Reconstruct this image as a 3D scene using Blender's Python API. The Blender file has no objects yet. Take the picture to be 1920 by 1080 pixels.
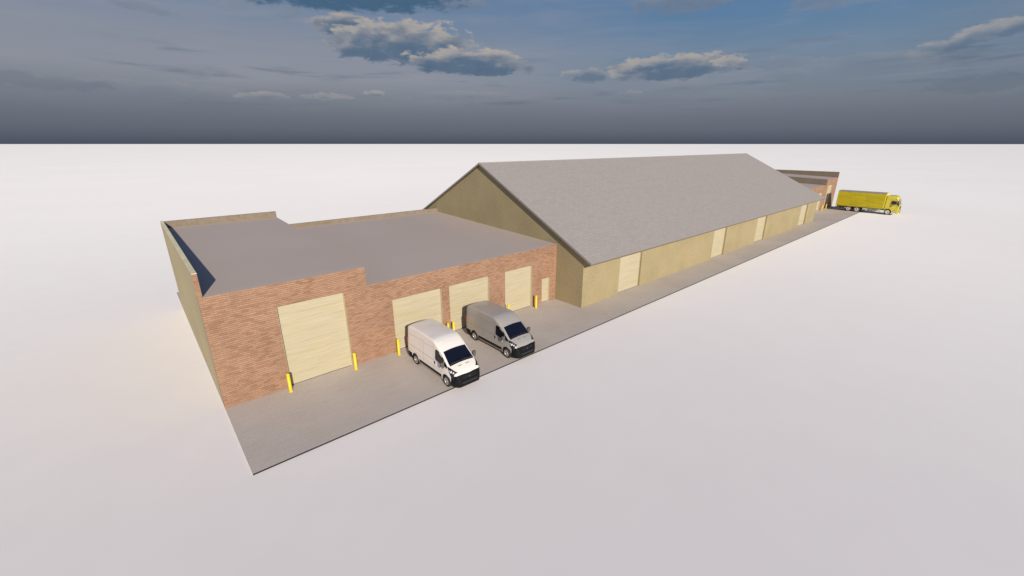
import bpy, bmesh, math, random
from math import sin, cos, pi, radians
from mathutils import Vector, Matrix
random.seed(4)
S = bpy.context.scene
COL = S.collection

# ------------------------------------------------------------------ node helpers
class X:
    """socket wrapper so that shader maths can be written as expressions"""
    def __init__(s, nt, k): s.nt, s.k = nt, k
    def m(s, op, *a, clamp=False):
        n = s.nt.nodes.new('ShaderNodeMath'); n.operation = op; n.use_clamp = clamp
        for i, v in enumerate((s,) + a):
            if isinstance(v, X): s.nt.links.new(v.k, n.inputs[i])
            else: n.inputs[i].default_value = v
        return X(s.nt, n.outputs[0])
    def __add__(s, o): return s.m('ADD', o)
    def __sub__(s, o): return s.m('SUBTRACT', o)
    def __mul__(s, o): return s.m('MULTIPLY', o)
    def __truediv__(s, o): return s.m('DIVIDE', o)
    def ramp(s, a, b, c=0., d=1.):
        n = s.nt.nodes.new('ShaderNodeMapRange'); n.interpolation_type = 'SMOOTHSTEP'
        s.nt.links.new(s.k, n.inputs[0])
        for i, v in zip((1, 2, 3, 4), (a, b, c, d)): n.inputs[i].default_value = v
        return X(s.nt, n.outputs[0])

def mixc(nt, f, a, b, mode='MIX'):
    n = nt.nodes.new('ShaderNodeMix'); n.data_type = 'RGBA'; n.blend_type = mode
    for i, v in ((0, f), (6, a), (7, b)):
        if isinstance(v, X): nt.links.new(v.k, n.inputs[i])
        elif i: n.inputs[i].default_value = (*v, 1)
        else: n.inputs[i].default_value = v
    return X(nt, n.outputs[2])

def ramp(nt, f, stops):
    n = nt.nodes.new('ShaderNodeValToRGB'); nt.links.new(f.k, n.inputs[0])
    e = n.color_ramp.elements
    while len(e) < len(stops): e.new(.5)
    for q, (p, c) in zip(e, stops): q.position = p; q.color = (*c, 1)
    return X(nt, n.outputs[0])

def noise(nt, vec, scale, detail=4, rough=.55, dist=0):
    n = nt.nodes.new('ShaderNodeTexNoise')
    nt.links.new(vec.k, n.inputs['Vector'])
    n.inputs['Scale'].default_value = scale; n.inputs['Detail'].default_value = detail
    n.inputs['Roughness'].default_value = rough; n.inputs['Distortion'].default_value = dist
    return X(nt, n.outputs[0])

def vscale(nt, vec, sc, loc=(0, 0, 0), rot=(0, 0, 0)):
    n = nt.nodes.new('ShaderNodeMapping'); nt.links.new(vec.k, n.inputs[0])
    n.inputs['Scale'].default_value = sc; n.inputs['Location'].default_value = loc
    n.inputs['Rotation'].default_value = rot
    return X(nt, n.outputs[0])

def mat(name, base=(.5, .5, .5), rough=.6, metal=0., coat=0., spec=.5, fn=None):
    m = bpy.data.materials.new(name); m.use_nodes = True
    nt = m.node_tree; b = nt.nodes['Principled BSDF']
    b.inputs['Base Color'].default_value = (*base, 1)
    b.inputs['Roughness'].default_value = rough; b.inputs['Metallic'].default_value = metal
    b.inputs['Coat Weight'].default_value = coat; b.inputs['Coat Roughness'].default_value = .08
    b.inputs['Specular IOR Level'].default_value = spec
    if fn:
        tc = nt.nodes.new('ShaderNodeTexCoord')
        r = fn(nt, X(nt, tc.outputs['Object']), b)
        if r is not None: nt.links.new(r.k, b.inputs['Base Color'])
    return m

def bump(nt, b, h, strength=.3, dist=.01):
    n = nt.nodes.new('ShaderNodeBump'); nt.links.new(h.k, n.inputs['Height'])
    n.inputs['Strength'].default_value = strength; n.inputs['Distance'].default_value = dist
    nt.links.new(n.outputs[0], b.inputs['Normal'])

def sepxyz(nt, v):
    n = nt.nodes.new('ShaderNodeSeparateXYZ'); nt.links.new(v.k, n.inputs[0])
    return [X(nt, o) for o in n.outputs]
def comb(nt, x, y, z):
    n = nt.nodes.new('ShaderNodeCombineXYZ')
    for i, v in enumerate((x, y, z)):
        if isinstance(v, X): nt.links.new(v.k, n.inputs[i])
        else: n.inputs[i].default_value = v
    return X(nt, n.outputs[0])

# ------------------------------------------------------------------ materials
def f_brick(nt, c, b):
    x, y, z = sepxyz(nt, c)
    v = comb(nt, x + y, z, 0.)
    n = nt.nodes.new('ShaderNodeTexBrick'); nt.links.new(v.k, n.inputs['Vector'])
    n.inputs['Scale'].default_value = 1; n.inputs['Brick Width'].default_value = .32
    n.inputs['Row Height'].default_value = .105; n.inputs['Mortar Size'].default_value = .012
    n.inputs['Mortar Smooth'].default_value = .3; n.inputs['Bias'].default_value = -.38
    n.inputs['Color1'].default_value = (.355, .216, .143, 1)
    n.inputs['Color2'].default_value = (.225, .116, .070, 1)
    n.inputs['Mortar'].default_value = (.29, .168, .108, 1)
    col = X(nt, n.outputs[0])
    w = noise(nt, vscale(nt, v, (2.2, 9, 1)), 1, 5, .65).ramp(.33, .7, .90, 1.08)
    big = noise(nt, v, .5, 3).ramp(.3, .7, .92, 1.08)
    gr = noise(nt, v, 30, 2).ramp(.2, .8, .86, 1.14)
    row = ((z / .105).m('FRACT') - .5).m('ABSOLUTE').ramp(.30, .48, 1.04, .76)
    k = w * big * gr * row
    col = mixc(nt, 1., col, comb(nt, k, k, k), 'MULTIPLY')
    bump(nt, b, X(nt, n.outputs[1]) * -1. + w * .5, .5, .01)
    return col
BRICK = mat('brick', rough=.85, spec=.25, fn=f_brick)

def f_stucco(a, s=1.):
    def f(nt, c, b):
        n1 = noise(nt, c, 7 * s, 6, .75).ramp(.3, .7, .87, 1.13)
        n2 = noise(nt, c, .35, 3).ramp(.3, .7, .94, 1.06)
        k = n1 * n2
        bump(nt, b, noise(nt, c, 14 * s, 5, .7), .5, .02)
        return mixc(nt, 1., a, comb(nt, k, k, k), 'MULTIPLY')
    return f
STUCCO = mat('tan_stucco', rough=.9, spec=.2, fn=f_stucco((.335, .278, .162)))
STUCCO2 = mat('olive_tan_stucco', rough=.9, spec=.2, fn=f_stucco((.46, .39, .235), 1.3))
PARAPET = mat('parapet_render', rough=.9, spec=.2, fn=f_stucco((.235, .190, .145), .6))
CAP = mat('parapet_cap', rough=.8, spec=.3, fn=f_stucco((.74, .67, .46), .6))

def f_door(nt, c, b):
    x, y, z = sepxyz(nt, c)
    v = comb(nt, (x + y) * .45, 0., z * 15.)
    a = noise(nt, v, 1, 5, .6, .3).ramp(.32, .68)
    l = noise(nt, comb(nt, (x + y) * .5, 2., z * 42.), 1, 3, .6).ramp(.3, .7, .86, 1.09)
    big = noise(nt, comb(nt, (x + y) * .5, 5., z * 1.8), 1, 3).ramp(.3, .7)
    col = mixc(nt, a, (.45, .392, .238), (.49, .437, .31))
    col = mixc(nt, big * .5, col, (.485, .435, .335))
    seam = (z / .61).m('FRACT').ramp(.0, .05, .90, 1.)
    k = l * seam
    bump(nt, b, l, .2, .01)
    return mixc(nt, 1., col, comb(nt, k, k, k), 'MULTIPLY')
DOOR = mat('garage_door_paint', rough=.55, spec=.3, fn=f_door)
FRAME = mat('door_frame_paint', (.50, .45, .31), .7)

def f_shingle(nt, c, b):
    x, y, z = sepxyz(nt, c)
    n = nt.nodes.new('ShaderNodeTexBrick'); nt.links.new(comb(nt, x, y * 1.12, 0.).k, n.inputs['Vector'])
    n.inputs['Scale'].default_value = 1; n.inputs['Brick Width'].default_value = .7
    n.inputs['Row Height'].default_value = .34; n.inputs['Mortar Size'].default_value = .02
    n.inputs['Color1'].default_value = (.350, .318, .304, 1); n.inputs['Color2'].default_value = (.328, .297, .284, 1)
    n.inputs['Mortar'].default_value = (.300, .272, .262, 1); n.inputs['Bias'].default_value = -.2
    k = noise(nt, vscale(nt, c, (1, 2.2, 1)), 2.2, 6, .7).ramp(.3, .7, .94, 1.05) * noise(nt, c, 22, 3, .7).ramp(.25, .75, .93, 1.06)
    return mixc(nt, 1., X(nt, n.outputs[0]), comb(nt, k, k, k), 'MULTIPLY')
SHINGLE = mat('roof_shingles', rough=.85, spec=.2, fn=f_shingle)
VERGE = mat('verge_trim', (.26, .235, .21), .8)
SOFFIT = mat('soffit_board', (.16, .135, .10), .85)

def f_flat(nt, c, b):
    k = noise(nt, c, .15, 3, .5).ramp(.3, .7, .98, 1.02) * noise(nt, c, 9, 3, .7).ramp(.2, .8, .97, 1.03)
    return mixc(nt, 1., (.465, .392, .352), comb(nt, k, k, k), 'MULTIPLY')
FLAT = mat('roof_membrane', rough=.8, spec=.25, fn=f_flat)

def f_slab(nt, c, b):
    x, y, z = sepxyz(nt, c)
    st = noise(nt, comb(nt, x * .9, y * 9., 0.), 1, 5, .65).ramp(.3, .7, .95, 1.05)
    gr = noise(nt, c, 11, 5, .75).ramp(.25, .75, .89, 1.11)
    bg = noise(nt, c, .3, 4).ramp(.3, .7, .95, 1.04)
    k = st * gr * bg
    bump(nt, b, st, .15, .01)
    return mixc(nt, 1., (.51, .452, .41), comb(nt, k, k, k), 'MULTIPLY')
SLAB = mat('concrete_apron', rough=.85, spec=.25, fn=f_slab)
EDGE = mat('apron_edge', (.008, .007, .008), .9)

def f_ground(nt, c, b):
    k = noise(nt, c, .02, 5, .5).ramp(.3, .7, .975, 1.02) * noise(nt, c, .35, 4).ramp(.3, .7, .99, 1.01)
    b.inputs['Sheen Weight'].default_value = .5; b.inputs['Sheen Roughness'].default_value = .5
    return mixc(nt, 1., (.80, .75, .735), comb(nt, k, k, k), 'MULTIPLY')
GROUND = mat('pale_ground', rough=.95, spec=.1, fn=f_ground)

def f_dirt(a, amt=.08, sc=3.):
    def f(nt, c, b):
        k = noise(nt, c, sc, 4, .6).ramp(.3, .7, 1 - amt, 1 + amt * .5)
        return mixc(nt, 1., a, comb(nt, k, k, k), 'MULTIPLY')
    return f
YELLOW = mat('bollard_yellow', rough=.45, spec=.5, fn=f_dirt((.78, .58, .02), .06))
VWHITE = mat('white_van_paint', rough=.38, coat=.5, fn=f_dirt((.76, .72, .68), .03, 1.5))
VGREY = mat('grey_van_paint', rough=.36, metal=.1, coat=.5, fn=f_dirt((.37, .345, .325), .03, 1.5))
BLACKP = mat('black_plastic', (.004, .0045, .006), .55, spec=.22)
DARKP = mat('dark_grille', (.02, .021, .024), .35)
WELL = mat('wheel_well_dark', (.012, .012, .012), .9)
TYRE = mat('tyre_rubber', rough=.85, spec=.3, fn=f_dirt((.028, .026, .025), .2, 8))
RIM = mat('rim_silver', (.55, .54, .52), .3, .7)
GLASS = mat('window_glass', (.004, .005, .013), .07, coat=0., spec=.6)
CHROME = mat('lamp_reflector', (.85, .85, .86), .3, .2)
LAMPG = mat('lamp_housing', (.012, .013, .016), .35, .0, coat=.1)
BADGE = mat('badge_dark_chrome', (.06, .06, .065), .3, .6)
MIRR = mat('mirror_grey_plastic', (.10, .095, .09), .45)
RED = mat('tail_lamp_red', (.42, .10, .07), .25, coat=1.)
SEAM = mat('seam_shadow_gap', (.17, .155, .14), .7)
SEAT = mat('seat_cloth', (.10, .10, .105), .9)
def f_tarp(nt, c, b):
    x, y, z = sepxyz(nt, c)
    a = noise(nt, comb(nt, x * .5, y, z * 2.2), 1, 5, .6, .5)
    k = a.ramp(.3, .7, .84, 1.1)
    bump(nt, b, a, .3, .05)
    return mixc(nt, 1., (.52, .425, .012), comb(nt, k, k, k), 'MULTIPLY')
TARP = mat('yellow_tarpaulin', rough=.5, spec=.4, fn=f_tarp)
TYEL = mat('truck_yellow_paint', rough=.3, coat=.4, fn=f_dirt((.74, .62, .045), .05, 2))
TROOF = mat('grey_box_roof', rough=.7, fn=f_dirt((.34, .30, .28), .08, 1))
CHASSIS = mat('chassis_dark', (.035, .033, .03), .7)
ALU = mat('dull_aluminium', rough=.45, metal=.5, fn=f_dirt((.42, .38, .26), .2, 4))
HUB = mat('hub_grey', (.62, .57, .53), .6, .0)

# ------------------------------------------------------------------ mesh helpers
class MB:
    def __init__(s): s.v, s.f, s.m, s.sm = [], [], [], []
    def add(s, vs, fs, mi=0, sm=False):
        o = len(s.v); s.v += [tuple(p) for p in vs]
        for f in fs: s.f.append([o + i for i in f]); s.m.append(mi); s.sm.append(sm)
        return s
    def box(s, x0, x1, y0, y1, z0, z1, mi=0, skip=()):
        vs = [(x, y, z) for x in (x0, x1) for y in (y0, y1) for z in (z0, z1)]
        fs = dict(w=(0, 1, 3, 2), e=(4, 6, 7, 5), s=(0, 4, 5, 1), n=(2, 3, 7, 6), b=(0, 2, 6, 4), t=(1, 5, 7, 3))
        return s.add(vs, [f for k, f in fs.items() if k not in skip], mi)
    def prism(s, prof, a0, a1, axis=1, mi=0, sm=False):
        """prof: list of 2D points; axis 0: (y,z) profile along x; 1: (x,z) along y; 2: (x,y) along z"""
        n = len(prof)
        def P(p, a): return {0: (a, p[0], p[1]), 1: (p[0], a, p[1]), 2: (p[0], p[1], a)}[axis]
        vs = [P(p, a0) for p in prof] + [P(p, a1) for p in prof]
        fs = [(i, (i + 1) % n, n + (i + 1) % n, n + i) for i in range(n)]
        s.add(vs, fs, mi, sm); s.add(vs, [tuple(range(n))[::-1], tuple(range(n, 2 * n))], mi); return s
    def lathe(s, prof, c, axis=1, n=32, mi=0, sm=True, sgn=1):
        """prof: (r, h) pairs revolved round an axis through c"""
        vs = []
        for r, h in prof:
            for i in range(n):
                a = 2 * pi * i / n; p, q = r * cos(a), r * sin(a); h2 = h * sgn
                vs.append({0: (c[0] + h2, c[1] + p, c[2] + q), 1: (c[0] + p, c[1] + h2, c[2] + q), 2: (c[0] + p, c[1] + q, c[2] + h2)}[axis])
        fs = [(j * n + i, j * n + (i + 1) % n, (j + 1) * n + (i + 1) % n, (j + 1) * n + i) for j in range(len(prof) - 1) for i in range(n)]
        return s.add(vs, fs, mi, sm)
    def tube(s, p0, p1, r, n=10, mi=0):
        p0, p1 = Vector(p0), Vector(p1); d = (p1 - p0).normalized()
        a = d.orthogonal().normalized(); b = d.cross(a)
        vs = [p + (a * cos(2 * pi * i / n) + b * sin(2 * pi * i / n)) * r for p in (p0, p1) for i in range(n)]
        s.add(vs, [(i, (i + 1) % n, n + (i + 1) % n, n + i) for i in range(n)], mi, True)
        return s.add(vs, [tuple(range(n))[::-1], tuple(range(n, 2 * n))], mi)
    def build(s, name, mats, parent=None, bevel=0, fix=True, seg=2):
        me = bpy.data.meshes.new(name); me.from_pydata(s.v, [], s.f)
        if not isinstance(mats, (list, tuple)): mats = [mats]
        for m in mats: me.materials.append(m)
        for p, mi, sm in zip(me.polygons, s.m, s.sm): p.material_index = mi; p.use_smooth = sm
        if fix or bevel:
            bm = bmesh.new(); bm.from_mesh(me)
            bmesh.ops.remove_doubles(bm, verts=bm.verts, dist=1e-5)
            bmesh.ops.recalc_face_normals(bm, faces=bm.faces)
            if bevel:
                es = [e for e in bm.edges if len(e.link_faces) == 2 and e.calc_face_angle(0) > .5]
                r = bmesh.ops.bevel(bm, geom=es, offset=bevel, segments=seg, profile=.5, affect='EDGES')
                for f in r['faces']: f.smooth = True
            bm.to_mesh(me); bm.free()
        o = bpy.data.objects.new(name, me); COL.objects.link(o)
        if parent: o.parent = parent
        return o

def tag(o, label=None, cat=None, group=None, kind=None):
    if label: o['label'] = label
    if cat: o['category'] = cat
    if group: o['group'] = group
    if kind: o['kind'] = kind
    return o
def empty(name, loc, rz=0.):
    o = bpy.data.objects.new(name, None); COL.objects.link(o)
    o.location = loc; o.rotation_euler = (0, 0, rz); o.empty_display_size = .5
    return o
def copy_tree(o, parent=None):
    c = o.copy(); COL.objects.link(c)
    if parent: c.parent = parent
    for ch in list(o.children): copy_tree(ch, c)
    return c

# ------------------------------------------------------------------ dimensions (metres)
T = 113.80                 # whole length; the group is mirrored about its middle
XR = 24.90                 # end of the near brick wing
YB = 18.90
Z1, Z2, ZP = 6.09, 4.93, 7.26
XS = 8.15
SL = .0335                 # the flat roofs climb gently to the back
D1, D2, D3, D4, DM = (3.18, 6.73), (9.68, 13.31), (13.95, 17.52), (19.10, 22.03), (23.20, 24.13)
H1, H2, HM = 4.84, 3.62, 2.17
YT, YTB = -2.98, 23.5      # tan warehouse walls
YRG, ZRG, YE, ZE, OV = 10.27, 11.25, -4.0, 4.05, .29
YS0, YS1 = -6.11, 24.3

# ------------------------------------------------------------------ ground and apron
g = MB(); R0 = 20000.
rings = [0, 60, 200, 600, 2000, 6000, R0]
vs = [(50, 0, -.075)]; fs = []
NS = 48
for r in rings[1:]:
    vs += [(50 + r * cos(2 * pi * i / NS), r * sin(2 * pi * i / NS), -.075) for i in range(NS)]
for i in range(NS): fs.append((0, 1 + i, 1 + (i + 1) % NS))
for k in range(len(rings) - 2):
    for i in range(NS):
        a, b = 1 + k * NS + i, 1 + k * NS + (i + 1) % NS
        fs.append((a, a + NS, b + NS, b))
g.add(vs, fs)
tag(g.build('ground', GROUND), kind='structure')
ap = MB()
ap.box(0, T, YS0, YS1, -.074, 0, 0, skip=('s', 'b'))
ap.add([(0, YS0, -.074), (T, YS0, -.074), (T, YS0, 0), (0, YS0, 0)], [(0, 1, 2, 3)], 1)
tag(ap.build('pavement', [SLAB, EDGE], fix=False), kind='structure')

# ------------------------------------------------------------------ walls with openings
def wall_grid(mb, xs, zs, solid, y0, y1, mi=0):
    """wall in the XZ plane from y0 (outside) to y1, cells given by solid(xc, zc)"""
    nx, nz = len(xs) - 1, len(zs) - 1
    S_ = [[solid((xs[i] + xs[i + 1]) / 2, (zs[j] + zs[j + 1]) / 2) for j in range(nz)] for i in range(nx)]
    def sol(i, j): return 0 <= i < nx and 0 <= j < nz and S_[i][j]
    for i in range(nx):
        for j in range(nz):
            if not S_[i][j]: continue
            a, b, c, d = xs[i], xs[i + 1], zs[j], zs[j + 1]
            mb.add([(a, y0, c), (b, y0, c), (b, y0, d), (a, y0, d)], [(0, 1, 2, 3)], mi)
            mb.add([(a, y1, c), (b, y1, c), (b, y1, d), (a, y1, d)], [(3, 2, 1, 0)], mi)
            if not sol(i - 1, j): mb.add([(a, y0, c), (a, y0, d), (a, y1, d), (a, y1, c)], [(0, 1, 2, 3)], mi)
            if not sol(i + 1, j): mb.add([(b, y0, c), (b, y1, c), (b, y1, d), (b, y0, d)], [(0, 1, 2, 3)], mi)
            if not sol(i, j - 1): mb.add([(a, y0, c), (a, y1, c), (b, y1, c), (b, y0, c)], [(0, 1, 2, 3)], mi)
            if not sol(i, j + 1): mb.add([(a, y0, d), (b, y0, d), (b, y1, d), (a, y1, d)], [(0, 1, 2, 3)], mi)

def garage_door(parent, a, b, h, y, rec, name='garage_door', jamb=None):
    """sectional door set back in its opening, with frame and bottom seal"""
    d = MB(); n = max(3, round(h / .61)); p = h / n
    for i in range(n):       # sections with a shallow rebate between them
        z0, z1 = i * p + (.012 if i else .03), (i + 1) * p
        d.box(a + .03, b - .03, y + rec, y + rec + .045, z0, z1 - .002)
        if i: d.box(a + .03, b - .03, y + rec + .012, y + rec + .045, z0 - .014, z0)
    o = d.build(name, DOOR, parent)
    f = MB()
    jb = MB()
    jb.box(a, a + .012, y + .004, y + rec - .031, 0.004, h - .05); jb.build('jamb', jamb or FRAME, o)
    jb = MB()
    f.box(a, a + .05, y + rec - .03, y + rec + .05, 0.004, h - .05)
    jb.box(b - .012, b, y + .004, y + rec - .031, 0.004, h - .05); jb.build('jamb', jamb or FRAME, o)
    f.box(b - .05, b, y + rec - .03, y + rec + .05, 0.004, h - .05)
    f.box(a, b, y + rec - .03, y + rec + .05, h - .05, h)
    f.build('door_frame', FRAME, o)
    s = MB(); s.box(a + .051, b - .051, y + rec + .002, y + rec + .04, .004, .03)
    s.build('bottom_seal', BLACKP, o)
    if name == 'garage_door':
        hd = MB(); c = (a + b) / 2
        hd.box(c - .09, c - .07, y + rec - .035, y + rec + .0, .74, .80); hd.box(c + .07, c + .09, y + rec - .035, y + rec + .0, .74, .80)
        hd.box(c - .11, c + .11, y + rec - .05, y + rec - .035, .75, .79)
        hd.build('handle', FRAME, o)
    return o

# ------------------------------------------------------------------ brick wing
def make_brick_wing():
    root = empty('brick_warehouse', (0, 0, 0))
    doors = [(*D1, H1), (*D2, H2), (*D3, H2), (*D4, H2), (*DM, HM)]
    xs = sorted({0, .2, XS, XR} | {v for d in doors for v in d[:2]})
    zs = sorted({0.004, HM, H2, H1, Z2, Z1, ZP})
    def solid(x, z):
        if z > (ZP if x < .2 else Z1 if x < XS else Z2): return False
        return not any(a < x < b and z < h for a, b, h in doors)
    w = MB(); wall_grid(w, xs, zs, lambda x, z: solid(x, z) and z < Z1, 0, .32); w.box(0, .2, 0, .05, Z1 + .0005, ZP); w.build('front_wall', BRICK, root)
    # end wall with its pale coping
    e = MB(); e.prism([(.32, .004), (YB, .004), (YB, ZP - .004), (.051, ZP - .004), (.051, Z1 + .001), (.32, Z1 + .001)], .003, .197, 0); e.build('side_wall', STUCCO2, root)
    e = MB(); e.box(0.0, .2, .02, YB, ZP - .004, ZP + .03); e.build('coping', CAP, root)
    # back wall and the parapets rising above the roof
    yi = YB - .2
    e = MB(); e.box(.2, XS, yi + .002, YB, .004, 6.5); e.box(XS, XR - .003, yi + .002, YB, .004, 5.4); e.build('back_wall', STUCCO2, root)
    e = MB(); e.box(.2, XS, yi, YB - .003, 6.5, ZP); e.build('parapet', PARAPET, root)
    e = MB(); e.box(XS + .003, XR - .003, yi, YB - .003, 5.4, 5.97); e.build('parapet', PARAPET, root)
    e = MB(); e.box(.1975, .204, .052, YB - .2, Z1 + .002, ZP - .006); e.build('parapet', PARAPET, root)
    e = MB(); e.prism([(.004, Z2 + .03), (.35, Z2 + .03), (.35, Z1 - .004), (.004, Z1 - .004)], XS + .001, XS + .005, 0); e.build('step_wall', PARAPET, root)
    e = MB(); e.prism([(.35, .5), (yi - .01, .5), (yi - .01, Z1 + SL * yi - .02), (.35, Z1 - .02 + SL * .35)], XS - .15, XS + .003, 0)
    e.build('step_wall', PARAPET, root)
    # the two sloping roof decks, sheeted over the head of the brick wall
    for a, b, z in ((.2, XS, Z1), (XS + .004, XR, Z2)):
        e = MB(); e.prism([(0.001, z + .001), (yi, z + SL * yi), (yi, z + SL * yi + .02), (.5, z + SL * .5 + .012), (0.001, z + .004)], a, b, 0)
        e.build('roof', FLAT, root)
    for a, b, h in doors[:4]: garage_door(root, a, b, h, 0, .2)
    d = garage_door(root, *DM, HM, 0, .14, name='entrance_door')
    k = MB(); k.lathe([(0, -.06), (.028, -.075), (.03, -.03), (.012, -.02), (.012, 0.)], (DM[1] - .12, .14, 1.02), 1, 12)
    k.build('handle', ALU, d)
    return root
wing = make_brick_wing()
tag(wing, 'near red brick flat roofed warehouse wing with two vans parked before its garage doors', 'warehouse', 'brick wings at the two ends of the tan warehouse')
wing2 = copy_tree(wing); wing2.location = (T, 0, 0); wing2.scale = (-1, 1, 1)
tag(wing2, 'far small looking brick warehouse wing beyond the gabled roof, beside the yellow truck', 'warehouse')

# ------------------------------------------------------------------ tan gabled warehouse
def make_tan():
    root = empty('gabled_warehouse', (T / 2, 0, 0))
    off = -T / 2
    x0, x1 = XR + off, T - XR + off
    TD = [(30.03, 33.53), (48.62, 52.05)]
    TD += [(T - b, T - a) for a, b in TD[::-1]]
    TD = [(a + off, b + off) for a, b in TD]
    sl = (ZRG - ZE) / (YRG - YE); th = .17
    def zr(y): return ZRG - th - .02 - sl * abs(y - YRG)          # underside of the roof
    HT = 4.15
    ztop = zr(YT) - .01
    xs = sorted({x0, x1} | {v for d in TD for v in d})
    w = MB(); wall_grid(w, xs, [.004, min(HT, ztop - .12), ztop], lambda x, z: not any(a < x < b and z < HT - .2 for a, b in TD), YT, YT + .3)
    w.build('front_wall', STUCCO, root)
    for xa, xb in ((x0, x0 + .25), (x1 - .25, x1)):
        w = MB(); w.prism([(YT + .3, .004), (YTB, .004), (YTB, zr(YTB)), (YRG, zr(YRG)), (YT + .3, zr(YT + .3))], xa, xb, 0)
        w.build('gable_wall', STUCCO, root)
    w = MB(); w.box(x0, x1, YTB, YTB + .25, .004, zr(YTB + .25) - .01); w.build('back_wall', STUCCO, root)
    hd = min(HT, ztop - .12)
    for a, b in TD: garage_door(root, a, b, hd, YT, .2, jamb=STUCCO)
    xa, xb = x0 - OV, x1 + OV
    yb = 2 * YRG - YE
    r = MB()
    r.prism([(YE, ZE), (YRG, ZRG), (yb, ZE), (yb, ZE - .015), (YRG, ZRG - .015), (YE, ZE - .015)], xa, xb, 0)
    rf = r.build('roof', SHINGLE, root)
    for q0, q1 in ((xa + .004, xa + .05), (xb - .05, xb - .004)):
        v = MB()
        v.prism([(YE + .02, ZE - .014), (YRG, ZRG - .0155), (yb - .02, ZE - .014), (yb - .02, ZE - th), (YRG, ZRG - th - .005), (YE + .02, ZE - th)], q0, q1, 0)
        v.build('verge_board', VERGE, rf)
    s = MB()
    s.prism([(YE + .03, ZE - .02), (YRG, ZRG - .02), (yb - .03, ZE - .02), (yb - .03, ZE - th), (YRG, ZRG - th), (YE + .03, ZE - th)], xa + .055, xb - .055, 0)
    s.build('soffit', SOFFIT, rf)
    rc = MB()
    rc.prism([(YRG - .16, ZRG - .16 * sl + .004), (YRG, ZRG + .025), (YRG + .16, ZRG - .16 * sl + .004)], xa - .01, xb + .01, 0)
    rc.build('ridge_cap', SHINGLE, rf)
    return root
tag(make_tan(), 'long tan stucco warehouse with big grey gabled roof between the brick wings', 'warehouse')

# ------------------------------------------------------------------ bollards
def make_bollard():
    b = MB()
    r, h = .085, 1.11
    b.lathe([(r + .035, .004), (r + .035, .012), (r, .014), (r, h - .07), (r * .97, h - .045), (r * .8, h - .02), (r * .5, h - .004), (0.0005, h)], (0, 0, 0), 2, 24)
    return b.build('bollard', YELLOW)
bl = make_bollard()
bol = [(3.03, 'yellow bollard at the left jamb of the tall garage door nearest the camera'),
       (6.72, 'yellow bollard at the right jamb of the tall garage door nearest the camera'),
       (9.58, 'yellow bollard just left of the white van at the second garage door'),
       (13.41, 'yellow bollard mostly hidden behind the white van roof, right of its garage door'),
       (13.86, 'yellow bollard at the left jamb of the garage door behind the grey van'),
       (17.60, 'yellow bollard hidden behind the grey van at the right of its garage door'),
       (19.02, 'yellow bollard with only its top showing over the grey van roof'),
       (22.08, 'yellow bollard between the last garage door and the narrow entrance door'),
       (T - 9.58, 'far yellow bollard at the end wing beside the garage door nearest the tan warehouse'),
       (T - 6.72, 'far yellow bollard at the end wing beside the tall garage door behind the truck')]
for i, (x, lab) in enumerate(bol):
    if x == 17.60: continue
    o = bl if bl.get('label') is None else bl.copy()
    if o is not bl: COL.objects.link(o)
    o.location = (x, -.47, 0); o.rotation_euler = (0, 0, i * .7)
    tag(o, lab, 'bollard', 'yellow bollards guarding the garage doors')

# ------------------------------------------------------------------ van
def lerp_tab(tab, x):
    if x <= tab[0][0]: return tab[0][1]
    for (a, p), (b, q) in zip(tab, tab[1:]):
        if x <= b: return p + (q - p) * (x - a) / (b - a)
    return tab[-1][1]
VT = [(0, 2.26), (.04, 2.33), (.12, 2.385), (.5, 2.42), (1.6, 2.44), (2.75, 2.43), (3.0, 2.40), (3.25, 2.31), (3.5, 2.17), (3.82, 1.94), (4.5, 1.40), (4.56, 1.35), (4.75, 1.24), (4.95, 1.10), (5.08, .98), (5.17, .84), (5.23, .70), (5.26, .55)]
VW = [(0, .93), (.04, .95), (.12, .965), (.4, .97), (4.2, .97), (4.5, .965), (4.75, .945), (4.95, .895), (5.08, .835), (5.17, .765), (5.23, .69), (5.26, .62)]
ZB = .26
def vzs(Tx): return ZB + min(.72, .45 * (Tx - ZB))
VR = [(0, .12), (3.0, .13), (3.4, .19), (3.85, .23), (4.5, .20), (5.26, .13)]
def vsect(x, f, dW=0., dT=0., zb=ZB, Tmax=None):
    """f 0..1: from the beltline up the side, round the roof edge (.35-.65), to the centre line"""
    Tx, W = lerp_tab(VT, x) + dT, lerp_tab(VW, x) + dW
    if Tmax: Tx = min(Tx, Tmax)
    zs = zb + min(.72, .45 * (Tx - zb))
    rc = min(lerp_tab(VR, x), .45 * (Tx - zs)) if not Tmax else min(.04, .3 * (Tx - zs))
    cr = .045 if not Tmax else .01
    cr = min(cr, .3 * (Tx - zs - rc))
    tum = lambda z: W * (1 - .115 * (z - zs) / 1.4)
    zc = Tx - cr - rc; yc = tum(zc) - rc
    if f < .35: z = zs + (zc - zs) * f / .35; return tum(z), z
    if f < .65: a = (f - .35) / .3 * pi / 2; return yc + rc * cos(a), zc + rc * sin(a)
    g = min(1, (f - .65) / .35); return yc * (1 - g), Tx - cr + cr * (1 - (1 - g) ** 2)
def vside(x, z):
    Tx = lerp_tab(VT, x); W = lerp_tab(VW, x); zs = vzs(Tx)
    if z <= zs: return W * (.955 + .045 * min(1, max(0, (z - ZB) / .22)))
    a, b = 0., .65
    for _ in range(26):
        m = (a + b) / 2
        if vsect(x, m)[1] < z: a = m
        else: b = m
    return vsect(x, a)[0]
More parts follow.
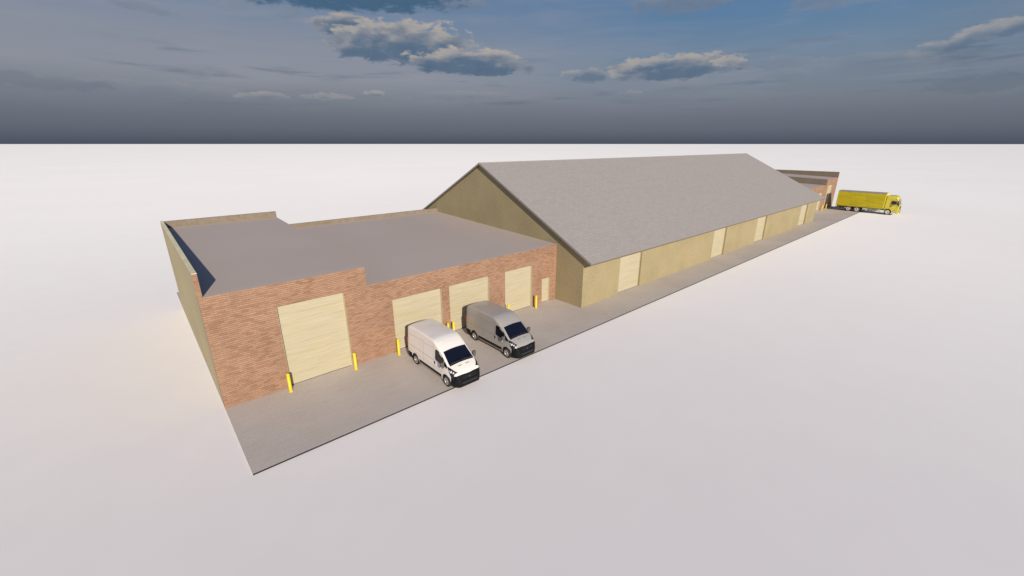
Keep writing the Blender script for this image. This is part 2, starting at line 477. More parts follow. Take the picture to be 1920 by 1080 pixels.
def vpt(x, th, off=0., side=-1):
    """point on the van shell: th 0 at the beltline, pi/2 on the centre line of the roof"""
    f = th / (pi / 2); y, z = vsect(x, f)
    a = 0. if f < .35 else min(1, (f - .35) / .3) * pi / 2
    return Vector((x, side * (y + off * cos(a)), z + off * sin(a)))
def vsec(x, dW=0., dT=0., zb=ZB, Tmax=None):
    pts = []
    Tx, W = lerp_tab(VT, x) + dT, lerp_tab(VW, x) + dW
    if Tmax: Tx = min(Tx, Tmax)
    zs = zb + min(.72, .45 * (Tx - zb))
    for k in range(5):
        z = zb + (zs - zb) * k / 5
        pts.append((W * (.955 + .045 * min(1, (z - zb) / .22)), z))
    for f in [0, .09, .18, .27, .35] + [.35 + .3 * k / 6 for k in range(1, 7)] + [.65 + .35 * k / 6 for k in range(1, 7)]:
        pts.append(vsect(x, f, dW, dT, zb, Tmax))
    full = [(-y, z) for y, z in pts] + [(y, z) for y, z in pts[-2::-1]]
    return [(x, y, z) for y, z in full]
def loft(mb, secs, mi=0, sm=True):
    n = len(secs[0]); vs = [p for s in secs for p in s]
    fs = [(a * n + i, a * n + i + 1, (a + 1) * n + i + 1, (a + 1) * n + i) for a in range(len(secs) - 1) for i in range(n - 1)]
    fs += [(a * n + n - 1, a * n, (a + 1) * n, (a + 1) * n + n - 1) for a in range(len(secs) - 1)]
    mb.add(vs, fs, mi, sm)
    mb.add(secs[0], [tuple(range(n))[::-1]], mi); mb.add(secs[-1], [tuple(range(n))], mi)
def dense(tab, step=.09):
    xs = []
    for (a, _), (b, _) in zip(tab, tab[1:]):
        k = max(1, round((b - a) / step)); xs += [a + (b - a) * i / k for i in range(k)]
    return xs + [tab[-1][0]]
WX = (.95, 4.36); WR = .335
def patch(pts, mb, mi=0, thick=0.):
    """grid of points -> quads"""
    n = len(pts[0]); vs = [p for r in pts for p in r]
    mb.add(vs, [(a * n + i, a * n + i + 1, (a + 1) * n + i + 1, (a + 1) * n + i) for a in range(len(pts) - 1) for i in range(n - 1)], mi, True)
def side_poly(mb, poly, side, off, mi=0, nx=10):
    """fill a region of the side, given as (x, zlow, zhigh) stations"""
    rows = []
    for i in range(nx + 1):
        t = i / nx * (poly[-1][0] - poly[0][0]) + poly[0][0]
        lo = lerp_tab([(p[0], p[1]) for p in poly], t); hi = lerp_tab([(p[0], p[2]) for p in poly], t)
        rows.append([(t, side * (vside(t, lo + (hi - lo) * j / 5) + off), lo + (hi - lo) * j / 5) for j in range(6)])
    patch(rows, mb, mi)
def side_line(mb, path, side, w=.012, off=.003, step=.12):
    for (xa, za), (xb, zb_) in zip(path, path[1:]):
        L = math.hypot(xb - xa, zb_ - za); k = max(1, int(L / step)); nx, nz = -(zb_ - za) / L * w / 2, (xb - xa) / L * w / 2
        rows = []
        for i in range(k + 1):
            x, z = xa + (xb - xa) * i / k, za + (zb_ - za) * i / k
            rows.append([(x + nx, side * (vside(x, z + nz) + off), z + nz), (x - nx, side * (vside(x, z - nz) + off), z - nz)])
        patch(rows, mb)
def wheel(parent, x, y, r, w, outer, rim_m, hub=None, spokes=6, heavy=False):
    """outer = +1/-1: side the rim faces"""
    t = MB()
    ri = r * (.66 if not heavy else .74)
    h = w / 2
    t.lathe([(ri, -h * .8), (r * .86, -h), (r * .97, -h * .8), (r, -h * .45), (r, h * .45), (r * .97, h * .8), (r * .86, h), (ri, h * .8), (ri, -h * .8)], (0, 0, 0), 1, 36)
    root = t.build('wheel', TYRE, parent); root.location = (x, y, r)
    m = MB(); s = outer
    if not heavy:
        m.lathe([(ri, h * .85), (ri * .96, h * .80), (ri * .86, h * .45), (ri * .84, h * .2), (.02, h * .2)], (0, 0, 0), 1, 36, sgn=s, mi=1)
        for k in range(spokes):
            a = 2 * pi * k / spokes
            c_, s_ = cos(a), sin(a)
            p = [(.03, -.035), (ri * .92, -.045), (ri * .92, .045), (.03, .035)]
            v3 = [(u * c_ - v * s_, s * d, u * s_ + v * c_) for d in (h * .25, h * .66) for u, v in p]
            m.add(v3, [(0, 1, 2, 3), (4, 5, 6, 7), (0, 1, 5, 4), (1, 2, 6, 5), (2, 3, 7, 6), (3, 0, 4, 7)])
        m.lathe([(ri * 1.0, h * .88), (ri * .88, h * .80), (ri * .88, h * .5)], (0, 0, 0), 1, 36, sgn=s)
        m.lathe([(.065, h * .6), (.06, h * .8), (.0005, h * .84)], (0, 0, 0), 1, 20, sgn=s)
        m.build('rim', [rim_m, DARKP], root)
    else:
        m.lathe([(ri, h * .85), (ri * .93, h * .8), (ri * .85, h * .2), (ri * .6, h * .05), (ri * .45, h * .35), (ri * .42, h * .75), (.0005, h * .85)] if hub == 'rear' else
                [(ri, h * .85), (ri * .9, h * .85), (ri * .82, h * 1.02), (ri * .5, h * 1.02), (ri * .45, h * .7), (ri * .3, h * .75), (.0005, h * .85)], (0, 0, 0), 1, 32, sgn=s)
        for k in range(10):
            a = 2 * pi * k / 10
            m.lathe([(.02, h * .1), (.02, h * (1.08 if hub != 'rear' else .3)), (.0005, h * (1.1 if hub != 'rear' else .32))], (ri * .66 * cos(a), 0, ri * .66 * sin(a)), 1, 8, sgn=s)
        m.build('rim', rim_m, root)
    return root

def make_van(paint):
    root = empty('panel_van', (0, 0, 0))
    b = MB(); loft(b, [vsec(x) for x in dense(VT)])
    body = b.build('body', [paint, WELL], root)
    wn = None
    c = MB()
    for x in WX:
        for s in (-1, 1):
            n = 32; pr = [(x + .41 * cos(2 * pi * i / n), .37 + .41 * sin(2 * pi * i / n)) for i in range(n)]
            c.prism(pr, s * .58, s * 1.2, 1)
    cut = c.build('arch_cutter', WELL)
    md = body.modifiers.new('b', 'BOOLEAN'); md.object = cut; md.operation = 'DIFFERENCE'; md.solver = 'EXACT'
    bpy.context.view_layer.update()
    dg = bpy.context.evaluated_depsgraph_get()
    me = bpy.data.meshes.new_from_object(body.evaluated_get(dg))
    body.modifiers.clear(); body.data = me; bpy.data.objects.remove(cut)
    for p in me.polygons:
        q = p.center; nr = p.normal
        for x in WX:
            d = math.hypot(q.x - x, q.z - .37)
            if d < .415 and abs(q.y) > .56 and (abs(nr.y) < .5 or abs(q.y) < .60): p.material_index = 1; p.use_smooth = False
    wn = body.modifiers.new('normals', 'WEIGHTED_NORMAL'); wn.weight = 80; wn.keep_sharp = False
    # moulded shell details
    for s in (-1, 1):
        for path, wd in (([(3.14, .52), (3.12, 1.2), (3.08, 2.02)], .014), ([(3.95, .80), (4.02, .9), (4.42, 1.22)], .01),
                         ([(1.95, .62), (1.95, 1.86), (3.08, 1.93)], .010), ([(.18, 1.86), (1.95, 1.93)], .014),
                         ([(.18, 1.17), (3.1, 1.17)], .018), ([(.18, .84), (.56, .84)], .010), ([(1.36, .80), (3.95, .80)], .008)):
            t = MB(); side_line(t, path, s, wd); t.build('door_seam' if path[0][0] != .18 else 'body_crease', SEAM, root)
    # windscreen follows the shell
    def frow(x, lo, k=16, off=.010):
        Tx = lerp_tab(VT, x); r = []
        th0 = lo
        L = [vpt(x, th0 + (pi / 2 - th0) * (i / (k / 2)), off, -1) for i in range(k // 2 + 1)]
        R_ = [Vector((p.x, -p.y, p.z)) for p in L[-2::-1]]
        return L + R_
    def th_for(x, yf):      # angle at which |y| = yf
        a, b_ = 0.02, pi / 2
        for _ in range(40):
            m_ = (a + b_) / 2
            if abs(vpt(x, m_).y) > yf: a = m_
            else: b_ = m_
        return a
    xs = [3.83 + (4.50 - 3.83) * i / 10 for i in range(11)]
    ws = MB(); patch([frow(x, th_for(x, .735 + .075 * (x - 3.83) / .67)) for x in xs], ws)
    wind = ws.build('windscreen', GLASS, root)
    for y0, y1 in ((-.62, -.05), (.02, .62)):
        wp = MB()
        p0 = Vector((4.50, y0, lerp_tab(VT, 4.50) + .035)); p1 = Vector((4.40, y1, lerp_tab(VT, 4.40) + .03))
        wp.tube(p0, p1, .011, 6)
        wp.build('wiper', BLACKP, wind)
    cw = MB(); patch([frow(x, th_for(x, .80), off=.006) for x in (4.50, 4.53, 4.57)], cw); cw.build('cowl', BLACKP, root)
    for s in (-1, 1):
        sw = MB()
        side_poly(sw, [(3.24, 1.32, 1.84), (3.34, 1.24, 1.93), (3.62, 1.23, 1.90), (3.78, 1.22, 1.83), (4.14, 1.19, 1.55)], s, .006)
        q = sw.build('side_window', GLASS, root)
        qw = MB(); side_poly(qw, [(4.17, 1.19, 1.52), (4.48, 1.17, 1.27)], s, .006, nx=4); qw.build('quarter_window', GLASS, root)
        h = MB(); yy = s * (vside(3.24, 1.1))
        h.box(3.19, 3.25, min(yy, yy + s * .035), max(yy, yy + s * .035), .98, 1.16); h.build('door_handle', BLACKP, root, bevel=.01)
        # mirror
        m = MB(); y0 = s * vside(4.2, 1.25)
        m.box(4.19, 4.27, min(y0, y0 + s * .12), max(y0, y0 + s * .12), 1.20, 1.26)
        m.box(4.13, 4.30, min(y0 + s * .07, y0 + s * .27), max(y0 + s * .07, y0 + s * .27), 1.17, 1.50)
        mr = m.build('mirror', MIRR, root, bevel=.03)
        g_ = MB(); g_.box(4.118, 4.128, min(y0 + s * .10, y0 + s * .24), max(y0 + s * .10, y0 + s * .24), 1.21, 1.46); g_.build('mirror_glass', CHROME, mr)
        g_ = MB(); g_.box(4.20, 4.285, min(y0 + s * .245, y0 + s * .285), max(y0 + s * .245, y0 + s * .285), 1.20, 1.27); g_.build('indicator', CHROME, mr, bevel=.01)
        # sill strip, rear corner
        st = MB(); side_poly(st, [(1.42, .39, .58), (3.88, .39, .58)], s, .012, nx=8); st.build('sill_strip', BLACKP, root)
        # tail lamp
        tl = MB(); side_poly(tl, [(.0, .98, 1.52), (.05, .98, 1.52)], s, .008, nx=3); 
        yy = s * .84
        tl.box(-.02, .0, min(yy, yy + s * .10), max(yy, yy + s * .10), .98, 1.52); tl.build('tail_lamp', RED, root)
        # headlamp wraps the front corner
        hl = MB(); rows = []
        for i in range(9):
            x = 4.50 + .50 * i / 8; f = i / 8
            lo = radians(40 - 30 * min(1, f * 1.6)); hi = radians(44 + 19 * f)
            rows.append([vpt(x, lo + (hi - lo) * j / 7, .012, s) for j in range(8)])
        patch(rows, hl); hlo = hl.build('headlamp', LAMPG, root)
        rf = MB()
        for xx, th, rr in ((4.66, 36, .035), (4.79, 40, .068), (4.92, 46, .055)):
            p = vpt(xx, radians(th), .014, s); nrm = Vector((.35, s * cos(radians(th)), sin(radians(th)))).normalized()
            a = nrm.orthogonal().normalized(); bb = nrm.cross(a); n = 14
            vs = [p + nrm * .012] + [p + nrm * .004 + (a * cos(2 * pi * i / n) + bb * sin(2 * pi * i / n)) * rr for i in range(n)]
            rf.add(vs, [(0, 1 + i, 1 + (i + 1) % n) for i in range(n)], 0, True)
        rf.build('reflector', CHROME, hlo)
        n = 24                                                                           # arch lip
        for x in WX:
            rows = []; fd = MB()
            for i in range(n + 1):
                a = pi * i / n
                if x > 4 and a < radians(48): continue
                if x < 4 and a > radians(140): continue
                rows.append([(x + rr * cos(a), s * (vside(min(5.0, x + rr * cos(a)), .37 + rr * sin(a)) + .008), .37 + rr * sin(a)) for rr in (.408, .455)])
            patch(rows, fd); fd.build('arch_trim', paint, root)
    # front bumper
    bp_ = MB(); xs = [x for x in dense(VT, .05) if x > 4.77]
    loft(bp_, [vsec(x, .016, .016, .2, .90) for x in xs] + [[(5.275, p[1] * .97, p[2]) for p in vsec(5.26, .016, .016, .23, .84)]])
    fb = bp_.build('front_bumper', BLACKP, root)
    gr = MB()
    gr.box(5.272, 5.285, -.50, .50, .38, .50)
    for k in range(3): gr.box(5.285, 5.292, -.49, .49, .39 + .04 * k, .405 + .04 * k)
    gr.build('lower_grille', DARKP, fb)
    gr = MB()
    for k in range(4):
        z = .66 + .045 * k; x = [5.262, 5.235, 5.215, 5.19][k]
        gr.box(x - .03, x + .022, -.46, .46, z, z + .018)
    g2 = gr.build('grille', DARKP, root)
    bd = MB(); bd.lathe([(.075, 0), (.075, .02), (.06, .028), (.0005, .03)], (5.25, 0, .73), 0, 24); bd.build('badge', BADGE, root)
    for s in (-1, 1):
        fg = MB(); fg.lathe([(.055, 0), (.05, .012), (.0005, .006)], (5.235, s * .62, .47), 0, 16); fg.build('fog_lamp', LAMPG, fb)
    for s in (-1, 1):
        gr = MB()
        for k in range(1):
            y = s * .24; x = 4.72
            gr.box(x, x + .03, y - .12, y + .12, lerp_tab(VT, x + .03) - .01, lerp_tab(VT, x + .0) + .006)
        gr.build('hood_vent', SEAM, root)
    # rear bumper with its black corners
    rb = MB(); loft(rb, [vsec(x, .014, 0, .25, .80) for x in (0.0, .04, .12, .3, .545)]); 
    rb.box(-.06, .0, -.86, .86, .32, .52)
    rb.build('rear_bumper', BLACKP, root)
    rd = MB(); rd.box(-.008, .0, -.006, .006, .6, 2.2); rd.box(-.008, .0, -.84, .84, 2.2, 2.212)
    rd.build('rear_door_seam', SEAM, root)
    rd = MB(); rd.box(-.035, .0, .06, .10, .95, 1.25); rd.build('rear_door_handle', BLACKP, root, bevel=.006)
    for x in WX:
        for s in (-1, 1): wheel(root, x, s * .865, WR, .205, s, RIM, spokes=7)
    ax = MB()
    for x in WX: ax.tube((x, -.8, WR), (x, .8, WR), .05)
    ax.box(.5, 4.9, -.45, .45, .24, .32); ax.build('underbody', CHASSIS, root)
    return root
van = make_van(VWHITE)
van.location = (10.72, -1.42, 0); van.rotation_euler = (0, 0, -pi / 2)
tag(van, 'white high roof panel van backed up to the second garage door', 'van')
van2 = copy_tree(van); van2.location = (15.47, -1.10, 0)
tag(van2, 'silver grey high roof panel van right of the white one', 'van')
def repaint(o, a, b):
    if o.type == 'MESH' and a.name in [m.name for m in o.data.materials]:
        o.data = o.data.copy()
        for i, m in enumerate(o.data.materials):
            if m == a: o.data.materials[i] = b
    for c in o.children: repaint(c, a, b)
repaint(van2, VWHITE, VGREY)

# ------------------------------------------------------------------ truck
def make_truck():
    root = empty('box_truck', (0, 0, 0))
    W = 1.24
    # cargo body
    c = MB(); c.box(.02, 7.62, -W + .03, W - .03, 1.08, 3.90); c.build('cargo_box', CHASSIS, root)
    for s in (-1, 1):
        m = MB(); nx, nz = 60, 16; rows = []
        for i in range(nx + 1):
            x = .08 + 7.46 * i / nx; r = []
            for j in range(nz + 1):
                f = j / nz; z = .98 + 2.84 * f
                bil = .028 * sin(pi * f) * (1 + .4 * sin(x * 1.1 + s)) + .0025 * sin(x * 7 + f * 5) * sin(pi * f) + .012 * (1 - f) ** 4 * sin(x * 23)
                r.append((x, s * (W + bil), z))
            rows.append(r)
        patch(rows, m); m.build('curtain', TARP, root)
        for k in range(18):
            st = MB()
            x = .35 + k * .41; y = s * (W + .02)
            st.box(x, x + .035, min(y, y + s * .012), max(y, y + s * .012), .88, 1.05)
            st.build('curtain_strap', CHASSIS, root)
        y = s * W
        for x0, x1 in ((.0, .08), (7.54, 7.66)): po = MB(); po.box(x0, x1, min(y - s * .06, y + s * .022), max(y - s * .06, y + s * .022), 1.0, 3.90); po.build('corner_post', TYEL, root, bevel=.012)
        tr = MB(); tr.box(.0, 7.66, min(y - s * .05, y + s * .03), max(y - s * .05, y + s * .03), 3.82, 3.93); tr.build('top_rail', TROOF, root)
        br = MB(); br.box(.0, 7.64, min(y - s * .08, y - s * .01), max(y - s * .08, y - s * .01), .98, 1.06); br.build('bottom_rail', CHASSIS, root)
    r = MB(); r.prism([(-W + .04, 3.90), (-W * .6, 3.955), (W * .6, 3.955), (W - .04, 3.90)], .0, 7.62, 0); r.build('box_roof', TROOF, root)
    f = MB(); f.box(7.62, 7.72, -W - .01, W + .01, 1.05, 4.02); f.build('headboard', TYEL, root, bevel=.02)
    rd = MB(); rd.box(-.03, .018, -W + .05, -.01, 1.05, 3.86); rd.box(-.03, .018, .01, W - .05, 1.05, 3.86); rdo = rd.build('rear_door', TYEL, root)
    for y in (-.5, -.2, .2, .5): lb = MB(); lb.tube((-.05, y, 1.1), (-.05, y, 3.8), .015, 8); lb.build('lock_rod', ALU, rdo)
    # chassis
    ch = MB()
    for y in (-.42, .42): ch.box(.1, 9.7, y - .05, y + .05, .70, .98)
    for x in (.4, 2.2, 3.0, 4.6, 6.4, 8.0): ch.box(x, x + .1, -.37, .37, .74, .94)
    for x in (2.30, 3.68): ch.tube((x, -1., .50), (x, 1., .50), .09)
    ch.tube((8.38, -1., .50), (8.38, 1., .50), .07)
    ch.build('chassis', CHASSIS, root)
    ub = MB(); ub.box(.0, .12, -1.15, 1.15, .48, .60); ub.box(.1, .22, -.5, -.4, .58, .72); ub.box(.1, .22, .4, .5, .58, .72); ub.build('underrun_bar', CHASSIS, root)
    for s in (-1, 1):
        tl = MB(); y = s * .95; tl.box(-.03, .0, y - .16, y + .16, .64, .78); tl.box(0, .1, y - .13, y + .13, .60, .80); tl.build('tail_lamp', RED, root)
        for x in (2.30, 3.68):                             # mudguards over the tandem
            mg = MB()
            n = 12
            for i in range(n):
                a, b = radians(20 + 140 * i / n), radians(20 + 140 * (i + 1) / n); R_ = .60
                y0, y1 = sorted((s * .78, s * 1.2))
                mg.add([(x + R_ * cos(t), y, .50 + R_ * .92 * sin(t)) for t in (a, b) for y in (y0, y1)], [(0, 1, 3, 2)], 0, True)
            mg.build('mudguard', CHASSIS, root)
        bx = MB(); y0, y1 = sorted((s * .72, s * 1.16)); bx.box(.55, 1.5, y0, y1, .52, .96); bx.build('storage_box', CHASSIS, root, bevel=.02)
        gd = MB(); y = s * 1.19
        for z in (.52, .80): gd.box(4.42, 7.35, min(y, y - s * .03), max(y, y - s * .03), z, z + .11)
        for x in (4.5, 5.5, 6.6, 7.25): gd.box(x, x + .05, min(y - s * .03, y - s * .09), max(y - s * .03, y - s * .09), .48, .98)
        gd.build('side_guard', ALU, root)
        tk = MB(); n = 20; pr = []
        for i in range(n):
            a = 2 * pi * i / n; pr.append((s * .83 + .30 * max(-1, min(1, 1.25 * cos(a))), .66 + .27 * max(-1, min(1, 1.25 * sin(a)))))
        tk.prism(pr, 5.25, 6.55, 0); tko = tk.build('fuel_tank', ALU, root, bevel=.02)
        sb = MB()
        for x in (5.45, 5.95, 6.35):
            sb.prism([(s * .83 + (a - s * .83) * 1.03, .66 + (b - .66) * 1.03) for a, b in pr], x, x + .06, 0)
        sb.build('tank_strap', CHASSIS, tko)
        for x, hb in ((2.30, 'rear'), (3.68, 'rear')):
            wheel(root, x, s * 1.02, .50, .34, s, HUB, hub='rear', heavy=True)
        wheel(root, 8.38, s * 1.05, .50, .30, s, HUB, hub='front', heavy=True)
    # cab: side profile extruded across, with arch cut out of the profile
    n = 14
    arch = [(8.38 + .60 * cos(pi * i / n), .52 + .60 * sin(pi * i / n)) for i in range(n + 1)]     # front to rear
    prof = [(7.80, 1.0), (7.80, 3.38), (7.95, 3.52), (8.6, 3.56), (9.15, 3.50), (9.38, 3.36), (9.50, 3.05), (9.62, 2.75), (9.86, 1.85), (9.93, 1.70), (9.96, 1.0), (9.96, .62), (8.98, .52)] + arch[1:-1] + [(7.78, .62)]
    prof = [(x, z) for x, z in prof]
    cb = MB(); cb.prism(prof, -W, W, 1); cab = cb.build('cab', TYEL, root, bevel=.05)
    def inset(poly, y0, y1, nm, m, par, bev=0): q = MB(); q.prism(poly, y0, y1, 1); return q.build(nm, m, par, bevel=bev)
    for s in (-1, 1):
        y0, y1 = sorted((s * (W - .03), s * (W + .008)))
        sw = inset([(8.63, 2.02), (8.63, 2.66), (9.36, 2.64), (9.46, 2.30), (9.44, 1.98)], y0, y1, 'side_window', GLASS, cab)
        y0, y1 = sorted((s * (W + .001), s * (W + .012)))
        sm = MB()
        for (xa, za, xb, zb_) in ((8.52, 1.10, 8.52, 2.78), (9.56, 1.10, 9.56, 2.60), (8.52, 2.78, 9.5, 2.78), (8.5, 1.10, 9.58, 1.10), (8.0, 2.95, 9.30, 2.98)):
            if xa == xb: sm.box(xa, xa + .018, y0, y1, za, zb_)
            else: sm.prism([(xa, za), (xb, zb_), (xb, zb_ + .018), (xa, za + .018)], y0, y1, 1)
        sm.build('door_seam', SEAM, cab)
        hd = MB(); yy = s * (W + .012); hd.box(8.60, 8.80, min(yy, yy + s * .03), max(yy, yy + s * .03), 1.50, 1.58); hd.build('door_handle', BLACKP, cab, bevel=.008)
        y0, y1 = sorted((s * (W - .30), s * (W + .01)))
        for z in (.50, .82): sp = MB(); sp.box(9.10, 9.60, y0, y1, z, z + .045); sp.build('step', CHASSIS, cab)
        fl = MB(); yy0, yy1 = sorted((s * (W - .35), s * (W + .03)))                # front wheel arch flare
        for i in range(n):
            a, b = pi * i / n, pi * (i + 1) / n
            fl.add([(8.38 + R_ * cos(t), y, .52 + R_ * sin(t)) for t in (a, b) for R_ in (.60, .66) for y in (yy0, yy1)],
                   [(0, 1, 5, 4), (2, 3, 7, 6), (1, 3, 7, 5), (0, 2, 6, 4)], 0)
        fl.build('wheel_arch', TYEL, cab)
        mi = MB(); yy = s * (W + .16)
        mi.tube((9.50, s * (W - .02), 2.62), (9.62, yy, 2.66), .02); mi.tube((9.58, s * (W - .02), 1.95), (9.62, yy, 1.98), .02)
        mo = mi.build('mirror_arm', BLACKP, cab)
        mh = MB(); mh.box(9.54, 9.66, min(yy, yy + s * .22) , max(yy, yy + s * .22), 1.95, 2.70); mh.build('mirror', BLACKP, cab, bevel=.03)
        hl = MB(); yy = s * .92; hl.box(9.93, 10.03, yy - .2, yy + .2, .72, .95); hl.build('headlamp', LAMPG, cab, bevel=.02)
        wf = MB(); y0, y1 = sorted((s * (W - .08), s * (W + .01))); wf.prism([(9.66, 1.70), (9.89, 1.70), (9.66, 2.60)], y0, y1, 1)
        wf.build('corner_deflector', CHASSIS, cab)
    wsx = MB(); wsx.prism([(9.63, 2.74), (9.645, 2.745), (9.877, 1.89), (9.862, 1.885)], -1.08, 1.08, 1); w_ = wsx.build('windscreen', GLASS, cab)
    vz = MB(); vz.prism([(9.46, 3.02), (9.74, 2.86), (9.76, 2.80), (9.60, 2.86), (9.50, 2.96)], -1.12, 1.12, 1); vz.build('sun_visor', TYEL, cab)
    gr = MB()
    for k in range(5): gr.box(9.955, 9.985, -.85, .85, 1.08 + k * .12, 1.15 + k * .12)
    gr.build('grille', CHASSIS, cab)
    bm_ = MB(); bm_.box(9.55, 10.05, -W - .01, W + .01, .36, .70); bm_.build('bumper', TYEL, cab, bevel=.06)
    bg = MB(); bg.box(10.045, 10.06, -.6, .6, .42, .62); bg.build('bumper_grille', CHASSIS, cab)
    ex = MB()
    ex.box(7.74, 7.79, -.9, .9, .95, 2.4); ex.tube((7.76, .7, 1.1), (7.76, .7, 3.3), .05); ex.build('air_intake', BLACKP, cab)
    return root
tk = make_truck(); tk.location = (108.92, -1.88, 0); tk.rotation_euler = (0, 0, -pi / 2)
tag(tk, 'yellow curtain sided truck reversed up to the tall door of the far brick wing', 'truck')

# ------------------------------------------------------------------ sun and sky
AZ, EL = 69.8, 22.6                      # travel direction of the light from +X, elevation
az, el = radians(AZ), radians(EL)
dvec = Vector((cos(az) * cos(el), sin(az) * cos(el), -sin(el)))
sd = bpy.data.lights.new('sun', 'SUN'); sd.energy = 4.9; sd.angle = radians(.53); sd.color = (1., .905, .775)
so = bpy.data.objects.new('sun', sd); COL.objects.link(so); so.rotation_euler = dvec.to_track_quat('-Z', 'Y').to_euler(); so.location = (0, -40, 40)

W = bpy.data.worlds.new('World'); S.world = W; W.use_nodes = True
nt = W.node_tree; nt.nodes.clear()
out = nt.nodes.new('ShaderNodeOutputWorld'); bg = nt.nodes.new('ShaderNodeBackground')
nt.links.new(bg.outputs[0], out.inputs[0]); bg.inputs[1].default_value = .1
sky = nt.nodes.new('ShaderNodeTexSky'); sky.sky_type = 'NISHITA'; sky.sun_disc = False
sky.sun_elevation = el; sky.sun_rotation = math.atan2(-dvec.x, -dvec.y)
sky.air_density = 1.0; sky.dust_density = 1.0; sky.ozone_density = 1.5
tc = nt.nodes.new('ShaderNodeTexCoord'); D = X(nt, tc.outputs['Generated'])
x, y, z = sepxyz(nt, D)
AZn = y.m('ARCTAN2', x) * (180 / pi)
ELn = z.m('ARCSINE') * (180 / pi)
h = lambda r, g_, b: tuple(((v / 255 + .055) / 1.055) ** 2.4 if v > 10 else v / 3294 for v in (r, g_, b))
u = ELn / 60.
E_ = lambda d: d / 60.
left = ramp(nt, u, [(0, h(76, 83, 97)), (E_(1.5), h(98, 104, 115)), (E_(4), h(118, 124, 134)), (E_(7), h(139, 144, 155)), (E_(10), h(136, 143, 157)), (E_(14), h(112, 132, 158)), (E_(24), h(92, 118, 158)), (1, h(60, 92, 150))])
right = ramp(nt, u, [(0, h(80, 88, 102)), (E_(1.5), h(99, 106, 118)), (E_(4), h(116, 124, 135)), (E_(7), h(120, 133, 149)), (E_(9.5), h(112, 134, 157)), (E_(12.5), h(92, 126, 160)), (E_(24), h(78, 114, 162)), (1, h(60, 92, 150))])
ew = noise(nt, comb(nt, AZn * .05, ELn * .1, 3.), 1, 3)
col = mixc(nt, (AZn + (ew - .5) * 40.).ramp(15, 70, 1, 0), left, right)
col = mixc(nt, AZn.ramp(-2, 12, .5, 0.) * ELn.ramp(0, 10), col, h(100, 118, 140))
# the clear sky takes over above the haze
nis = mixc(nt, 1., X(nt, sky.outputs[0]), (.09, .09, .09), 'MULTIPLY')
col = mixc(nt, ELn.ramp(25, 60, 0, .55), col, nis)
# thin veils
veil = noise(nt, comb(nt, AZn * .06, ELn * .45, 0.), 1, 6, .6, .4).ramp(.42, .75) * ELn.ramp(1.5, 7) * ELn.ramp(14, 30, 1, .3)
col = mixc(nt, veil * .3, col, h(150, 152, 165))
veil2 = noise(nt, comb(nt, AZn * .09, ELn * .9, 7.), 1, 6, .62, .3).ramp(.52, .75) * ELn.ramp(2, 5) * ELn.ramp(7, 12, 1, 0)
col = mixc(nt, veil2 * .6, col, h(86, 100, 122))
# individual clouds: az, el, half widths (degrees), tilt, brightness (negative: dark underside)
CL = [(85.2, 11.9, 3.0, .85, .06, .5), (76.8, 13.2, 2.4, .75, -.12, .4), (72.9, 13.0, 2.0, 1.05, -.1, .35), (54.6, 14.9, 4.0, 1.1, 0., .55), (67.8, 12.2, 3.2, 1.4, -.07, .95), (61.0, 10.5, 8.0, 2.8, 0., 1.0), (65.5, 15.4, 13.0, 2.9, -.05, -1.0),
       (53.4, 8.9, 7.4, 1.75, .013, .95), (28.8, 14.4, 5.6, 1.6, 0, .6), (16.1, 12.8, 3.0, 1.2, -.06, .5),
      (11.8, 12.6, 2.0, .55, .1, .45), (30.2, 8.0, 7.6, 1.6, -.03, .9), (38.8, 7.6, 3.6, 1.0, .02, .75), (23.9, 8.35, 1.9, .7, .03, 1.1), (4.0, 8.6, 4.6, 1.1, -.2, .8),
      (84.3, 4.75, 10.5, 1.05, .019, .42), (69.8, 5.0, 2.9, .55, .015, .75), (76.8, 4.9, 2.6, .55, -.04, .72), (65.0, 5.5, 1.4, .5, -.02, .95), (53.7, 5.3, 7.6, .85, .03, .45),
      (18.6, 7.9, 3.8, .8, .05, .4), (11.0, 7.0, 5.6, 1.3, .06, .25), (19.4, 6.9, 3.2, .8, .03, .5), (3.0, 4.8, 4.0, 1.1, -.05, -.5), (94.1, 4.9, 6.0, .95, 0, -.4),
      (33.9, 5.5, 1.5, .55, .02, .6), (28.4, 6.5, 2.8, .6, .04, .5), (12.85, 2.9, 1.3, .6, 0, -.2)]
nv = comb(nt, AZn * .42, ELn * .95, 0.)
n1 = noise(nt, nv, 1., 8, .58, .25) - .5
n2 = noise(nt, vscale(nt, nv, (3.1, 3.4, 1), (7, 3, 0)), 1., 6, .62, .2) - .5
n0 = noise(nt, comb(nt, AZn * .25, ELn * .6, 11.), 1., 3, .5) - .5
n3 = noise(nt, vscale(nt, nv, (1, 1, 1), (.12, -.3, 0)), 1., 8, .58, .25) - .5
relief = (n1 - n3)
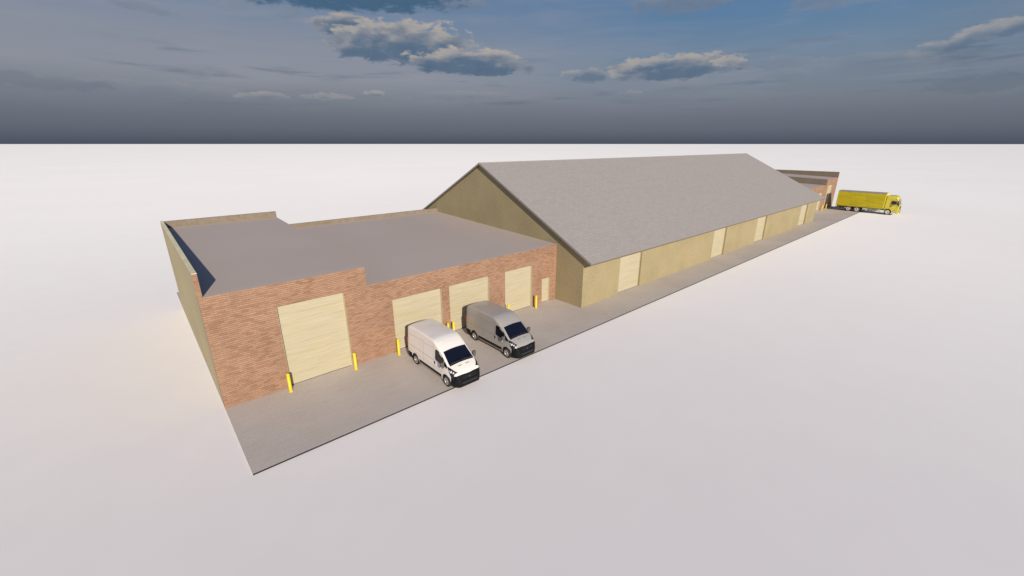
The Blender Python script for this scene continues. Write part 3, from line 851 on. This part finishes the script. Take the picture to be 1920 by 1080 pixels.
for (a, e, da, de, tl, br) in CL:
    ua = (AZn - a) / da
    ve = (ELn - e - (AZn - a) * tl) / de
    vb = ve.m('MINIMUM', 0.) * .45 + ve          # flat base, domed top
    d = ua * ua * .8 + vb * vb * .9
    big = de > 1.2
    sm = de < .8
    s = n1 * (2.2 if big else 2.8) + n2 * (.9 if big else 2.2 if sm else 1.1) + (1.0 if big else .85) - d
    dens = s.ramp(0., .42 if br >= .9 else .6)
    amt = min(1., abs(br) * (1.05 if big else .8 if de > .8 else .62))
    if br > 0:
        rim = s.ramp(.1, 1.1, .5, 0.)
        lit = ve * .75 + n0 * 1.6 + relief * 1.1 + n2 * (1.2 if sm else .5) + rim + (.4 if sm else -.05)
        c = ramp(nt, lit * .42 + .38, [(.14, h(82, 104, 128)), (.40, h(92, 112, 134)), (.54, h(124, 132, 145)), (.70, h(160, 158, 158)), (.95, h(178, 170, 162))] if br >= .7 else
                 [(.1, h(98, 113, 132)), (.45, h(118, 127, 142)), (.8, h(148, 147, 151)), (1, h(165, 158, 153))])
    else:
        lit = ve * .3 + n1 * .9 + n2 * .3 + .35
        c = ramp(nt, lit * .4 + .35, [(.2, h(62, 94, 122) if br < -.9 else h(90, 102, 118)), (.6, h(76, 104, 131) if br < -.9 else h(98, 109, 126)), (1, h(112, 126, 146))])
    col = mixc(nt, dens * amt, col, c)
# low haze over everything close to the horizon
hz = ELn.ramp(.3, 6.5, .85, 0.)
base = ramp(nt, u, [(0, h(74, 82, 96)), (E_(.5), h(84, 91, 103)), (E_(1.6), h(99, 105, 116)), (E_(6), h(120, 126, 137))])
col = mixc(nt, hz, col, base)
k10 = mixc(nt, 1., col, (10., 10., 10.), 'MULTIPLY')
nt.links.new(k10.k, bg.inputs[0])
W.cycles.sampling_method = 'AUTOMATIC' if hasattr(W, 'cycles') else None

# ------------------------------------------------------------------ camera
R_ = Vector((7.48116784e-01, -6.63567075e-01, 1.23222280e-04)); U_ = Vector((0.21329535, 0.24064863, 0.94688612)); F_ = Vector((0.62835211, 0.70835512, -0.32156905))
cd = bpy.data.cameras.new('camera'); co = bpy.data.objects.new('camera', cd); COL.objects.link(co)
M = Matrix((R_, U_, -F_)).transposed().to_4x4(); M.translation = Vector((-1.388, -23.9, 13.0)); co.matrix_world = M
cd.sensor_width = 36; cd.lens = 796.842 / 1920 * 36; cd.clip_start = .1; cd.clip_end = 60000
S.camera = co
S.view_settings.view_transform = 'Standard'; S.view_settings.look = 'None'; S.view_settings.exposure = 0; S.view_settings.gamma = 1
